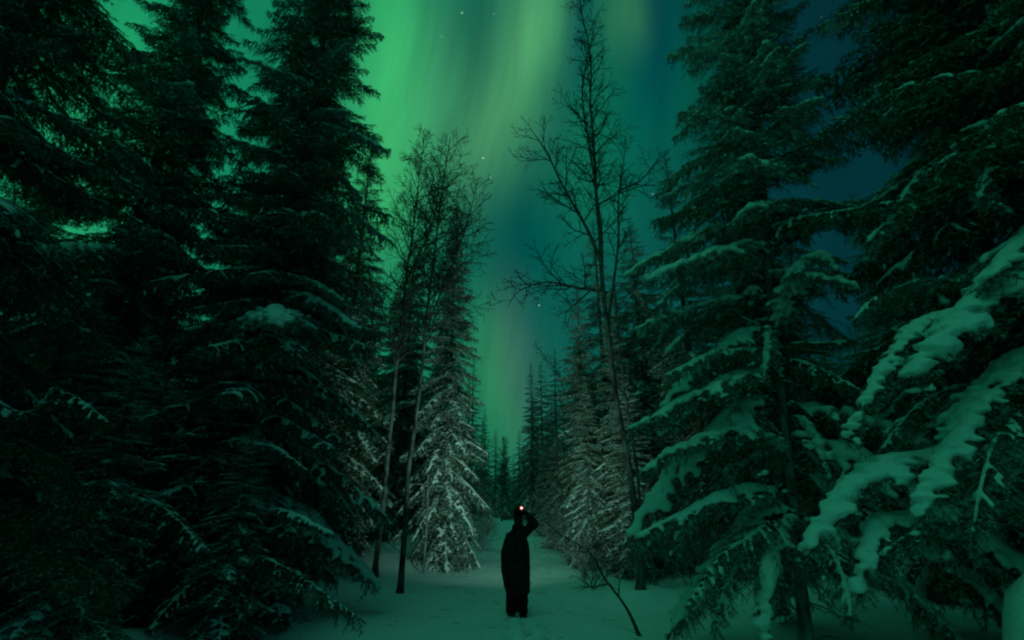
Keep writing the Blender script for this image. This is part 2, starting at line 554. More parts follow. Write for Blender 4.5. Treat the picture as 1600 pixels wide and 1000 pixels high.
        snow_me = (ss_, voxel)
    return wood, (VN, FN, fm), snow_me


def bough_meshes(tag, smooth=2, lump=.006, **kw):
    wood, (VN, FN, fm), sn = bough_geometry(**kw)
    w = wood.mesh(tag + '_wood', [M_TWIG], True)
    n = build_mesh(tag + '_needles', VN, [FN], [M_NEEDLE, M_FROST], [fm])
    s = fuse(sn[0], sn[1], smooth, M_SNOW, tag + '_snow', lump, 16) if sn else None
    return w, n, s


def std_axis(L, seed, rise=.0, droop=.28, tip=.10):
    g = np.random.RandomState(seed + 900)
    t = np.linspace(0, 1, 8)
    y = np.cumsum(g.normal(size=8)) * .018 * L
    z = rise * t * L - droop * L * t ** 1.8 + tip * L * np.clip(t - .6, 0, 1) ** 1.5 * 2
    return np.stack([t * L, y - y[0], z], -1)


def lay_bough(parent, meshes, mat4, label=None):
    b = obj('bough', meshes[0], parent); b.matrix_local = mat4
    obj('needles', meshes[1], b)
    if meshes[2] is not None: obj('snow', meshes[2], b)
    if label: b['label'] = label
    return b


LIB_L, LIB_S, LIB_D = [], [], []
for k in range(5):       # long boughs, two metres, well snowed
    LIB_L.append(bough_meshes('long_bough', axis=std_axis(2.0, k, .05, .30 + .06 * k, .10), width=.52 + .04 * (k % 3), snow=.064 + .012 * (k % 3), seed=10 + k,
                              hang=.75, voxel=.024, frost=.55, sub=.075, density=95, nl=.036, nwid=.0075, base=.05, blobs=True, reach=(.35, .95), snow_cover=.75))
for k in range(4):       # the same length, little snow
    LIB_D.append(bough_meshes('dark_bough', axis=std_axis(2.0, 20 + k, .08, .30 + .05 * k, .12), width=.54, snow=.020 + .005 * k, seed=30 + k, hang=.85,
                              voxel=.022, frost=.34, sub=.075, density=95, snow_cover=.40, nl=.040, nwid=.0125, base=.05, blobs=True, reach=(.3, .9)))
for k in range(3):       # short upper boughs
    LIB_S.append(bough_meshes('short_bough', axis=std_axis(.95, 40 + k, .10, .22, .14), width=.30, snow=.022, seed=50 + k, hang=.55, voxel=.017, frost=.28, step=.06,
                              sub=.06, density=100, snow_cover=.30, nl=.034, nwid=.0075, base=.05, blobs=True, reach=(.3, .9)))
LOW = []
for k in range(6):       # light boughs for the trees farther off, kept as arrays
    heavy = k < 3
    wood, nd, sn = bough_geometry(axis=std_axis(1.6, 60 + k, .06, .34 + .05 * (k % 3), .10), width=.46, snow=.036 if heavy else .026, seed=70 + k, step=.12, sub=.14, density=31,
                                  nl=.095, nwid=.028, base=.06, hang=.75, frost=.48 if heavy else .26, low=True, voxel=.034, snow_cover=.75 if heavy else .35, reach=(.35, .8) if heavy else (.3, .7))
    sm = fuse(sn[0], sn[1], 1, M_SNOW, 'low_snow', 0.0, 8, decimate=.18)
    co = np.empty(len(sm.vertices) * 3, np.float32); sm.vertices.foreach_get('co', co)
    sm.calc_loop_triangles()
    ti = np.empty(len(sm.loop_triangles) * 3, np.int32); sm.loop_triangles.foreach_get('vertices', ti)
    LOW.append((nd, (co.reshape(-1, 3).astype(float), ti.reshape(-1, 3))))
    bpy.data.meshes.remove(sm)


# ------------------------------------------------------------------ ground
def path_x(y): return .15 + .75 * np.clip((y - 10) / 30, 0, 1)


FEET = Vector((at(808, 957, 9.55).x, 9.55, 0))
_g = np.random.RandomState(77)
STEPS = [(.16 + (.12 if i % 2 else -.12) + _g.uniform(-.03, .03), y + _g.uniform(-.05, .05)) for i, y in enumerate(np.arange(1.0, 9.3, .34))]


def ground_h(x, y):
    x = np.asarray(x, float); y = np.asarray(y, float)
    half = 3.0 - 1.5 * np.clip((y - 13) / 6, 0, 1)
    off = np.abs(x - path_x(y)) - half
    bank = np.clip(off / 2.2, 0, 1); bank = bank * bank * (3 - 2 * bank)
    P = np.stack([x, y, np.zeros_like(x)], -1)
    h = .30 * bank + (.05 + .14 * bank) * wav(P, .9, 2) + .020 * wav(P, 3.2, 4) + .006 * wav(P, 10, 7)
    h = h + .10 * np.clip((y - 14) / 3, 0, 1) + .70 * np.clip((y - 17.5) / 16, 0, 1) ** 1.2
    near_path = np.exp(-((x - path_x(y)) / .55) ** 2)
    h = h - .05 * near_path * (.6 + .6 * wav(P, 4.5, 9)) * np.clip((y - 9.5) / 3, 0, 1)
    for sx, sy in STEPS:
        d2 = ((x - sx) / .11) ** 2 + ((y - sy) / .19) ** 2
        h = h - .11 * np.exp(-d2 * 1.2) + .022 * np.exp(-(np.sqrt(d2) - 1.7) ** 2 * 4)
    for tx, ty in ((-3.32, 13.6), (-2.30, 11.5), (2.66, 11.7), (2.8, 12.0)):
        d = np.sqrt((x - tx) ** 2 + (y - ty) ** 2)
        h = h + .07 * np.exp(-((d - .42) / .26) ** 2) - .05 * np.exp(-(d / .2) ** 2)
    d2 = ((x - FEET.x) / .26) ** 2 + ((y - FEET.y) / .24) ** 2
    return h - .05 * np.exp(-d2)


def gh(x, y): return float(ground_h(np.array([x]), np.array([y]))[0])


xs = np.concatenate([-np.geomspace(700, 8, 46), np.arange(-7.7, -1.0, .16), np.arange(-1.0, 1.3, .045), np.arange(1.3, 7.8, .16), np.geomspace(8, 700, 46)])
ys = np.concatenate([-np.geomspace(500, 3, 26), np.arange(-2.5, 4, .25), np.arange(4, 13, .05), np.arange(13, 26, .16), np.geomspace(26.3, 900, 70)])
XX, YY = np.meshgrid(xs, ys)
HH = ground_h(XX.ravel(), YY.ravel())
GV = np.stack([XX.ravel(), YY.ravel(), HH], -1)
nx, ny = len(xs), len(ys)
ii = (np.arange(ny - 1)[:, None] * nx + np.arange(nx - 1)[None]).ravel()
GF = np.stack([ii, ii + 1, ii + nx + 1, ii + nx], -1)
obj('snow_ground', build_mesh('snow_ground', GV, [GF], [M_GROUND], None, True), kind='structure', label='snow covered forest floor with a trodden path')


# ------------------------------------------------------------------ trees
def trunk_shape(pts, r0, r1, seed, stubs=0, sides=12, stub_to=.35):
    g = np.random.RandomState(seed)
    P = resample(pts, 36)
    t = np.linspace(0, 1, 36)
    rad = r0 + (r1 - r0) * t ** .85 + r0 * .5 * np.exp(-t * 30)
    V, Q, Tt = tube(P, rad, sides)
    c = np.repeat(P, sides, 0)
    k = 36 * sides
    V[:k] = c + (V[:k] - c) * (1 + .08 * wav(V[:k], 6, seed))[:, None]
    sh = Shape(); sh.add(V, Q, Tt)
    for _ in range(stubs):
        i = int(g.uniform(.02, stub_to) * 35)
        a = g.uniform(0, 2 * PI); l = g.uniform(.35, 1.2)
        d = np.array([math.cos(a), math.sin(a), g.uniform(-.35, .1)])
        q = np.linspace(0, 1, 5)[:, None]
        S_ = P[i] + d * l * q + np.array([0, 0, -.12]) * l * q ** 2
        S_[1:] += g.normal(size=(4, 3)) * .02
        sh.add(*tube(S_, np.linspace(.011, .003, 5), 4))
    return sh, P


def near_spruce(label, pts, Rb, nb, seed, dark=.5, r0=.16, z0=.5, stubs=14, group='tall spruces lining the path', shape=None, low_pitch=-30, power=.75, bark=M_BARK, gap=False):
    """A big spruce close by: trunk and every bough (with needles and snow) its own part. Returns its root."""
    g = random.Random(seed)
    base = Vector(pts[0])
    root = thing('spruce_tree', label, 'tree', base, group)
    loc = [Vector(p) - base for p in pts]
    sh, P = trunk_shape(loc, r0, .02, seed, stubs)
    obj('trunk', sh.mesh('trunk', [bark], True), root)
    H = P[-1][2]
    for i in range(nb):
        u = ((i + g.random()) / nb)
        z = z0 + (H - z0 - .12) * (1 - (1 - u) ** 1.3)
        z = min(H - .1, max(z0, round(z / .44) * .44 + g.uniform(-.18, .18)))
        f = (z - z0) / (H - z0)
        k = np.searchsorted(P[:, 2], z); k = min(max(k, 1), 35)
        w = (z - P[k - 1, 2]) / max(P[k, 2] - P[k - 1, 2], 1e-6)
        c = Vector(P[k - 1] * (1 - w) + P[k] * w)
        az = i * 2.39996 + g.uniform(-.35, .35)
        L = (Rb * (1 - f) ** power + .16) * g.uniform(.62, 1.18)
        if gap and z < 5.5 and math.cos(az + PI / 2 + .5) > .72: continue    # the side towards the path has lost its boughs
        if shape: L *= shape(base + c, az)
        pitch = R(low_pitch + (48 - low_pitch * .35) * f ** .8 + g.uniform(-9, 9))
        if L > 1.0:
            lib, ll = (LIB_D, 2.0) if g.random() < dark + .35 * f else (LIB_L, 2.0)
        else:
            lib, ll = LIB_S, .95
        s = L / ll
        m = Matrix.Translation(c) @ Matrix.Rotation(az, 4, 'Z') @ Matrix.Rotation(-pitch, 4, 'Y') @ Matrix.Rotation(g.uniform(-.25, .25), 4, 'X') @ Matrix.Diagonal((s, s * g.uniform(.9, 1.25), s * g.uniform(.9, 1.2), 1))
        lay_bough(root, g.choice(lib), m)
    return root


def hero(root, pix, width, snow, seed, label=None, **kw):
    """A bough of its own shape on ROOT: PIX are (x, y, distance) points along it."""
    base = root.location
    pts = [np.array((at(*p) if not isinstance(p, Vector) else p) - base) for p in pix]
    o0 = pts[0]
    a = dict(axis=[p - o0 for p in pts], width=width, snow=snow, seed=seed, hang=.85, voxel=max(.015, snow * .24), frost=.60, density=130, nl=.042, nwid=.007, base=.06, reach=(.45, 1.0), snow_cover=.85, blobs=True)
    a.update(kw)
    return lay_bough(root, bough_meshes('bough', smooth=5 if a.get('pad', 1) > 1.2 else 3, lump=.008, **a), Matrix.Translation(Vector(o0)), label)


def mid_variant(H, Rb, nb, seed, heavy, z0=.35, power=.8, low_pitch=-32):
    """Crown and snow of one mid-distance spruce as two meshes, trunk as a third."""
    g = random.Random(seed)
    gr = np.random.RandomState(seed)
    Vn, Fn, Mn, Vs, Fs = [], [], [], [], []
    on = os_ = 0
    for i in range(nb):
        u = (i + g.random()) / nb
        z = z0 + (H - z0 - .06) * (1 - (1 - u) ** 1.3)
        z = min(H - .06, max(z0, round(z / .40) * .40 + g.uniform(-.19, .19)))
        f = (z - z0) / (H - z0)
        az = i * 2.39996 + g.uniform(-.3, .3)
        L = (Rb * (1 - f) ** power + .14) * g.uniform(.72, 1.16)
        pitch = R(low_pitch + (55 - low_pitch * .3) * f ** .9 + g.uniform(-8, 8))
        nd, sn = LOW[g.choice((0, 1, 2) if g.random() < heavy else (3, 4, 5))]
        s = L / 1.6
        M = np.array(Matrix.Translation((0, 0, z)) @ Matrix.Rotation(az, 4, 'Z') @ Matrix.Rotation(-pitch, 4, 'Y') @ Matrix.Rotation(g.uniform(-.25, .25), 4, 'X') @ Matrix.Diagonal((s, s * 1.1, s * 1.1, 1)))
        keep = slice(None)
        V, F, fm = nd
        if s < .55:                             # small upper boughs need fewer needles
            sel = gr.rand(len(F)) < max(.5, s * 1.6)
            V = V.reshape(-1, 3, 3)[sel].reshape(-1, 3); fm = fm[sel]; F = np.arange(len(V)).reshape(-1, 3)
        Vn.append(V @ M[:3, :3].T + M[:3, 3]); Fn.append(F + on); Mn.append(fm); on += len(V)
        V, F = sn
        if s > .22:
            Vs.append(V @ M[:3, :3].T + M[:3, 3]); Fs.append(F + os_); os_ += len(V)
    crown = build_mesh('crown', np.concatenate(Vn), [np.concatenate(Fn)], [M_NEEDLE, M_FROST], [np.concatenate(Mn)])
    snow = build_mesh('snow', np.concatenate(Vs), [np.concatenate(Fs)], [M_SNOW], None, True)
    sh, _ = trunk_shape([(0, 0, -.3), (.05, .03, H * .5), (0, 0, H - .05)], .013 * H, .01, seed, 6, 8, .1)
    return sh.mesh('trunk', [M_BARK], True), crown, snow


VARIANTS = [mid_variant(12, 1.9, 250, 1, .9), mid_variant(12, 1.75, 200, 2, .6), mid_variant(12, 1.5, 190, 3, .2),
            mid_variant(12, 2.2, 210, 4, .3), mid_variant(12, 1.25, 170, 5, .4)]


def mid_spruce(label, v, x, y, H, rz, group=None, width=1.0, z=None):
    root = thing('spruce_tree', label, 'tree', (x, y, gh(x, y) - .05 if z is None else z), group, rz)
    s = H / 12.0
    root.scale = (s * width, s * width, s)
    t, c, sn = VARIANTS[v]
    obj('trunk', t, root); obj('crown', c, root); obj('snow', sn, root)
    return root


def vert(px, py, D, z=None):
    """Ground position of the thing whose upright axis passes pixel (px, py) at distance D."""
    p = at(px, py, D)
    return p.x


G_ROW = 'tall spruces lining the path'
# --- left row, close to the camera
def left_tree(label, x, y, H, Rb, nb, seed, **kw):
    z = gh(x, y) - .1
    return near_spruce(label, [(x, y, z), (x + .05, y + .03, z + H * .5), (x, y, z + H)], Rb, nb, seed, **kw)


L1 = left_tree('huge black spruce standing nearest at the left edge of the photograph', -6.3, 4.6, 13.5, 2.25, 260, 101, dark=.95)
L2 = left_tree('second tall spruce from the left edge, its dark crown beside the sky gap', -7.0, 8.0, 16.0, 2.3, 290, 102, dark=.75)
L3 = left_tree('broad dark spruce left of the two thin birch trunks with boughs hanging to the snow', -4.45, 8.6, 15.5, 2.45, 290, 103, dark=.7, power=.62)

# --- right row, close to the camera


zb = gh(3.3, 6.5)
R4 = near_spruce('leaning snow laden spruce with a bare pale trunk right of the path', [(3.25, 6.5, zb - .1), (3.43, 6.5, 1.75), (3.74, 6.5, 5.1), (4.5, 6.55, 10.4), (4.75, 6.6, 13.2)],
                 2.25, 190, 201, dark=.02, r0=.070, bark=M_PALE, gap=True, stubs=30, z0=1.6, low_pitch=-26, power=.6, shape=lambda c, az: .62 if math.cos(az) > .25 and c.z > 3.5 else 1.0)
for i, (pix, w, s, lab, kw) in enumerate((
    ([(1232, 722, 6.4), (1205, 688, 6.3), (1160, 672, 6.2), (1110, 680, 6.1), (1055, 702, 6.0), (1002, 738, 5.9)], .36, .056, 'long arched bough thick with snow above the birch stem', {}),
    ([(1240, 772, 6.4), (1180, 763, 6.3), (1120, 778, 6.1), (1065, 805, 6.0), (1000, 836, 5.8)], .34, .060, None, {}),
    ([(1228, 545, 6.4), (1170, 548, 6.3), (1110, 556, 6.2), (1040, 585, 6.0)], .34, .045, None, {}),
    ([(1222, 520, 6.4), (1225, 470, 6.2), (1250, 415, 5.9), (1285, 400, 5.7), (1312, 425, 5.6)], .30, .095, 'stubby upturned bough capped with a round snow pad', dict(hang=1.1)),
    ([(1226, 600, 6.4), (1205, 540, 6.2), (1200, 515, 6.1), (1192, 600, 5.9)], .20, .050, None, {}),
    ([(1236, 645, 6.4), (1262, 668, 6.2), (1285, 705, 6.0), (1298, 750, 5.9)], .17, .065, None, dict(hang=.9)),
    ([(1240, 800, 6.4), (1215, 850, 6.1), (1200, 905, 5.9), (1195, 960, 5.8), (1200, 1010, 5.7)], .18, .090, 'bough hanging straight down under a thick tongue of snow', dict(hang=.5)),
    ([(1232, 575, 6.4), (1290, 590, 6.2), (1345, 612, 6.0)], .24, .045, None, {}),
    ([(1208, 388, 6.5), (1260, 345, 6.4), (1310, 322, 6.3), (1375, 312, 6.2)], .25, .045, None, {}),
    ([(1240, 800, 6.4), (1180, 830, 6.1), (1120, 880, 5.9), (1075, 950, 5.8)], .40, .020, None, {}),
    ([(1242, 820, 6.4), (1170, 860, 6.2), (1130, 920, 6.0), (1120, 985, 5.9)], .36, .022, None, {}),
    ([(1236, 690, 6.5), (1160, 640, 6.6), (1090, 640, 6.6), (1030, 680, 6.5)], .40, .035, None, {}),
    ([(1236, 640, 6.5), (1150, 600, 6.7), (1080, 610, 6.8), (1035, 650, 6.8)], .40, .035, None, {}),
    ([(1240, 740, 6.5), (1300, 770, 6.4), (1360, 830, 6.2)], .36, .03, None, {}),
    ([(1242, 830, 6.4), (1290, 850, 6.0), (1320, 910, 5.7), (1330, 970, 5.6)], .36, .025, None, {}),
    ([(1215, 450, 6.5), (1150, 420, 6.6), (1070, 440, 6.7), (1015, 490, 6.7)], .42, .030, None, {}),
    ([(1222, 530, 6.5), (1140, 490, 6.7), (1060, 500, 6.8), (1015, 550, 6.8)], .42, .030, None, {}),
)):
    hero(R4, pix, w, s, 300 + i, lab, **{**dict(pad=1.3 if s > .045 else 1.0), **kw})

R5_X, R5_Y = 6.1, 4.7
zb = gh(R5_X, R5_Y)
R5 = near_spruce('nearest spruce at the right edge with long sloping boughs under deep snow', [(R5_X, R5_Y, zb - .1), (R5_X, R5_Y, 6), (R5_X + .1, R5_Y + .1, 13)], 2.8, 270, 202, dark=.6, shape=lambda c, az: .80 if math.cos(az) < 0 and c.z > 4.6 else 1.0,
                 r0=.18, z0=2.8, low_pitch=-24, power=.55)
TR = lambda z: Vector((R5_X, R5_Y, z))
for i, (pts, w, s, lab, kw) in enumerate((
    ([TR(4.4), (1640, 385, 4.5), (1575, 425, 4.3), (1510, 485, 4.2), (1465, 540, 4.1), (1425, 590, 4.0)], .46, .095, 'broad bough bowed under a deep slope of snow', dict(hang=.7)),
    ([TR(3.9), (1600, 470, 4.7), (1450, 500, 4.7), (1390, 560, 4.6), (1350, 625, 4.5), (1328, 690, 4.4)], .26, .048, None, {}),
    ([TR(3.6), (1620, 540, 4.3), (1545, 610, 4.2), (1490, 690, 4.1), (1455, 760, 4.0), (1435, 810, 4.0)], .36, .070, None, dict(hang=.8)),
    ([TR(2.4), (1600, 690, 4.8), (1440, 715, 4.7), (1370, 730, 4.5), (1310, 780, 4.4), (1262, 860, 4.3)], .38, .085, 'low bough swollen with a long rounded snow pad', dict(hang=.9)),
    ([TR(2.0), (1560, 790, 4.5), (1400, 810, 4.5), (1350, 850, 4.3), (1345, 925, 4.2)], .30, .060, None, dict(hang=.9)),
    ([TR(5.8), (1650, 130, 4.6), (1590, 170, 4.5), (1555, 235, 4.4), (1530, 310, 4.3)], .38, .045, None, dict(hang=.9)),
    ([TR(2.2), (1640, 720, 4.6), (1500, 790, 4.4), (1430, 830, 4.3), (1380, 870, 4.2)], .40, .030, None, dict(hang=1.0)),
    ([TR(4.6), (1600, 330, 4.9), (1470, 310, 5.0), (1400, 335, 5.0), (1355, 380, 4.9)], .36, .040, None, {}),
    ([TR(4.9), (1600, 270, 5.0), (1480, 250, 5.0), (1420, 290, 5.0), (1395, 350, 4.9)], .36, .030, None, {}),
    ([TR(3.2), (1640, 600, 4.2), (1560, 690, 4.0), (1530, 760, 3.9), (1520, 830, 3.9)], .40, .026, None, dict(hang=1.0)),
    ([TR(4.2), (1600, 450, 4.9), (1500, 440, 5.0), (1400, 450, 5.1), (1330, 500, 5.1)], .40, .028, None, {}),
    ([TR(2.9), (1620, 620, 4.8), (1520, 600, 4.9), (1430, 640, 4.9), (1380, 700, 4.8)], .40, .028, None, dict(hang=1.0)),
)):
    hero(R5, pts, w * 1.15, s, 400 + i, lab, **{**dict(pad=1.55 if s > .045 else 1.0, snow_cover=.97 if s > .045 else .6), **kw})

# bottom-left corner and left edge: low snowy boughs on the two left trees
for i, (root, pts, w, s, kw) in enumerate((
    (L1, [Vector((-6.3, 4.6, 2.6)), (60, 700, 4.7), (110, 770, 4.6), (150, 840, 4.5)], .45, 0, dict(hang=1.0)),
    (L1, [Vector((-6.3, 4.6, 2.0)), (20, 790, 4.7), (90, 850, 4.5), (190, 940, 4.3)], .50, 0, dict(hang=1.0)),
    (L1, [Vector((-6.3, 4.6, 3.4)), (20, 640, 4.8), (90, 610, 4.9), (170, 660, 4.9)], .45, .018, dict(hang=1.0)),
    (L2, [Vector((-7.0, 8.0, 2.4)), (140, 730, 7.4), (250, 790, 6.6), (330, 870, 6.2)], .55, .022, dict(hang=1.0)),
    (L3, [Vector((-4.45, 8.6, 2.3)), (400, 790, 7.4), (450, 800, 7.1), (520, 835, 6.8)], .40, .042, dict(hang=.9)),
    (L3, [Vector((-4.45, 8.6, 1.5)), (390, 860, 7.3), (450, 890, 6.9), (560, 965, 6.6)], .50, .026, dict(hang=.8)),
    (L3, [Vector((-4.45, 8.6, 1.4)), (330, 880, 7.3), (290, 920, 6.7), (230, 985, 6.3)], .50, .024, dict(hang=.8)),
    (L3, [Vector((-4.45, 8.6, 2.9)), (380, 690, 7.5), (430, 700, 7.2), (480, 735, 7.0)], .40, .036, dict(hang=.9)),
)):
    hero(root, pts, w, s, 500 + i, None, frost=.12, **{k: v for k, v in kw.items()})

# --- the middle distance, each tree its own
mid_spruce('dark spruce peeking between the two tall left trees and the broad one', 3, -7.4, 12.2, 11.0, .7, G_ROW, 1.25)
mid_spruce('dark spruce standing behind the second tall spruce from the left edge', 0, -9.8, 12.0, 11.2, 2.7, G_ROW, 1.25)
mid_spruce('dark spruce low between the two leftmost tall spruces', 3, -9.0, 8.3, 7.6, 1.2, G_ROW, 1.5)
mid_spruce('young dark spruce nearest the camera in the bottom left corner', 2, -4.1, 5.3, 3.3, .6, G_ROW, 1.7)
mid_spruce('young dark spruce in front of the broad left spruce at the bottom of the frame', 3, -3.5, 6.9, 2.6, 1.6, G_ROW, 1.5)
mid_spruce('tall dark spruce filling the gap behind the broad left spruce', 3, -7.0, 14.5, 14.5, .9, G_ROW, 1.2)
mid_spruce('tall dark spruce behind and between the broad left spruce and the pointed one', 3, -5.6, 12.6, 11.5, 4.9, G_ROW, 1.1)
mid_spruce('dark spruce at the left edge behind the huge nearest one', 3, -10.5, 9.4, 9.5, 3.9, G_ROW, 1.5)
mid_spruce('bushy young spruce in the dark under the two leftmost tall spruces', 0, -6.2, 6.6, 4.6, 2.9, G_ROW, 2.0)
mid_spruce('bushy young spruce low beside the trunk of the broad left spruce', 3, -4.7, 7.9, 4.2, .9, G_ROW, 2.2)
mid_spruce('narrow dark spruce with a pointed tip standing left of the birch tops', 1, -5.55, 16.0, 15.0, .4, G_ROW, .95)
mid_spruce('snow striped spruce lit by the headlamp to the left of the person', 0, -2.1, 16.5, 12.6, 1.1, G_ROW, .80)
mid_spruce('snow striped spruce lit by the headlamp to the right of the person', 1, 2.45, 17.2, 9.6, 2.0, G_ROW, 1.0)
mid_spruce('snowy half grown spruce at the right path edge behind the bushes', 0, 2.35, 15.9, 5.6, 4.6, G_ROW, 1.0)
mid_spruce('frosted spruce of middling height close behind the forked birch', 1, 3.25, 15.6, 8.4, 5.6, G_ROW, .9)
mid_spruce('young frosted spruce beside the foot of the forked birch', 0, 3.35, 14.6, 5.4, 2.6, G_ROW, 1.5)
mid_spruce('young frosted spruce at the right of the path beyond the person', 0, 1.9, 21.5, 4.6, 3.6, G_ROW, 1.5)
mid_spruce('tall dark spruce directly behind the big leafless birch', 2, 3.55, 19.0, 13.2, .3, G_ROW, 1.0)
mid_spruce('dark spruce with a blunt tip right of the big leafless birch stems', 3, 4.9, 18.0, 12.6, 1.9, G_ROW, .9)
mid_spruce('slim spruce in front of the sky beside the leaning snow laden tree', 2, 5.25, 14.0, 13.0, 2.9, G_ROW, .95)
mid_spruce('small far spruce with a spiky tip just left of the pale sky gap', 4, -2.7, 34.0, 10.6, .5, G_ROW, 1.1)
mid_spruce('dense dark spruce behind the two birch trunks', 3, -4.6, 21.0, 13.0, 1.0, G_ROW, 1.0)
mid_spruce('dark narrow spruce rising behind the lit spruce on the left', 2, -3.0, 22.0, 14.2, 2.2, G_ROW, .8)
mid_spruce('thick low spruce between the lit right spruce and the leaning tree', 1, 5.2, 15.5, 8.0, .9, G_ROW, 1.3)
mid_spruce('snowy spruce half hidden behind the boughs of the leaning tree', 0, 6.3, 11.5, 10.0, .2, G_ROW, 1.1)
mid_spruce('snowy spruce filling the gap between the two near trees on the right', 3, 8.2, 9.5, 8.0, 1.7, G_ROW, 1.5)

G_FAR_R = 'far spruces along the right of the path'
for i, (x, y, H, w, v, lab) in enumerate((
        (1.35, 35, 11.0, .95, 2, 'foremost dark spruce on the left flank of the far stand beside the sky gap'),
        (2.2, 37, 11.6, 1.0, 1, 'spiky dark spruce second from the gap in the far right stand'),
        (3.2, 36, 12.1, 1.0, 2, 'tallest spruce tip of the far right stand'),
        (2.3, 29, 7.6, 1.1, 1, 'short spruce standing in front of the far right stand'),
        (4.2, 31, 12.2, 1.1, 3, 'broad dark spruce closing the far right stand behind the lit spruce'),
        (3.3, 24, 8.4, 1.2, 0, 'snow dusted spruce just behind the lit right spruce'),
        (5.6, 25, 12.6, 1.0, 3, 'dark spruce behind the forked birch trunk'),
        (1.9, 44, 10.6, 1.1, 2, 'hindmost spruce of the far right stand at the sky gap'),
        (1.7, 27, 4.5, 1.3, 0, 'small bushy spruce at the right of the far path bend'))):
    mid_spruce(lab, v, x, y, H, i * 1.3, G_FAR_R, w)
G_FAR_L = 'far spruces along the left of the path'
for i, (x, y, H, w, v, lab) in enumerate((
        (-3.5, 40, 11.0, 1.0, 2, 'distant spruce left of the gap behind the spiky tipped one'),
        (-4.2, 30, 12, 1.1, 2, 'narrow spruce hidden behind the lit left spruce'),
        (-6.2, 27, 13.5, 1.1, 3, 'broad dark spruce behind the left birch trunks'),
        (-2.6, 48, 10, 1.0, 2, 'low distant spruce at the foot of the left side of the gap'),
        (-5.6, 36, 13, 1.1, 1, 'dark spruce far back between the lit spruce and the birches'))):
    mid_spruce(lab, v, x, y, H, i * 1.7, G_FAR_L, w)
G_END = 'tiny spruces at the far end of the path'
for i, (x, y, H, v, lab) in enumerate((
        (-2.0, 62, 10.2, 2, 'tiny pointed spruce left of centre at the far end of the path'),
        (-.7, 58, 9.0, 2, 'tiny pointed spruce rising highest in the middle of the path end'),
        (.9, 64, 10.6, 2, 'tiny spruce right of centre at the far end of the path'),
        (2.4, 60, 10.5, 1, 'tiny spruce against the right stand at the path end'),
        (-3.8, 66, 12, 2, 'tiny spruce against the left stand at the path end'),
        (.2, 76, 9.0, 1, 'tiniest spruce between the two tips at the path end'),
        (-1.3, 84, 11, 1, 'faint tiny spruce farthest off on the left of the path end'),
        (1.9, 84, 11, 3, 'faint tiny spruce farthest off on the right of the path end'))):
    mid_spruce(lab, v, x, y, H, i * 2.1, G_END, 1.2)
G_DEEP_L, G_DEEP_R = 'spruces deep in the forest on the left', 'spruces deep in the forest on the right'
rng = random.Random(9)
n_deep = 0
HIDDEN = {0, 2, 4, 5, 8, 9, 10, 11, 12, 13, 15, 16, 17, 18, 19, 20, 21, 22, 23, 25, 26, 28, 29, 30, 31, 32, 33, 34, 35, 36, 37, 38, 39, 40, 41, 42, 43, 46, 55, 57, 62, 63, 64, 65, 66, 67, 68, 69, 71, 72, 73, 74, 76, 77, 78, 79, 80, 81, 82, 83, 84, 85, 86, 87}      # places wholly behind nearer trees
for side, grp, lab in ((-1, G_DEEP_L, 'dark spruce deep in the forest behind the left row of trees'), (1, G_DEEP_R, 'dark spruce deep in the forest behind the right row of trees')):
    for y0 in np.arange(10, 60, 4.2):
        for x0 in np.arange(8.0, 26, 4.4):
            x, y = side * (x0 + rng.uniform(-1.4, 1.4)), y0 + rng.uniform(-1.4, 1.4)
            if x0 > 8 + y0 * .62 or y < 12 and x0 < 11: continue
            if rng.random() < .12: continue
            H = rng.uniform(9.5, 14.5)
            if side > 0 and x > .5 * y: H = min(H, 1.6 + .54 * math.hypot(x, y))
            v, rz, w = rng.choice((0, 1, 2, 3, 3)), rng.uniform(0, 6), rng.uniform(1.0, 1.35)
            n_deep += 1
            if n_deep - 1 in HIDDEN: continue
            mid_spruce(lab, v, x, y, H, rz, grp, w)


G_SHADE = 'unseen spruces added round the camera for shade'  # out-of-view trees added to shade the near spruces
for x, y, H, v in ((-6.6, -.6, 13, 3), (-6.0, -4.5, 13, 0), (6.0, .2, 14, 3), (7.8, -1.5, 13, 3)):
    mid_spruce('unseen spruce added round the camera to shade the near trees', v, x, y, H, x, G_SHADE, 1.1)


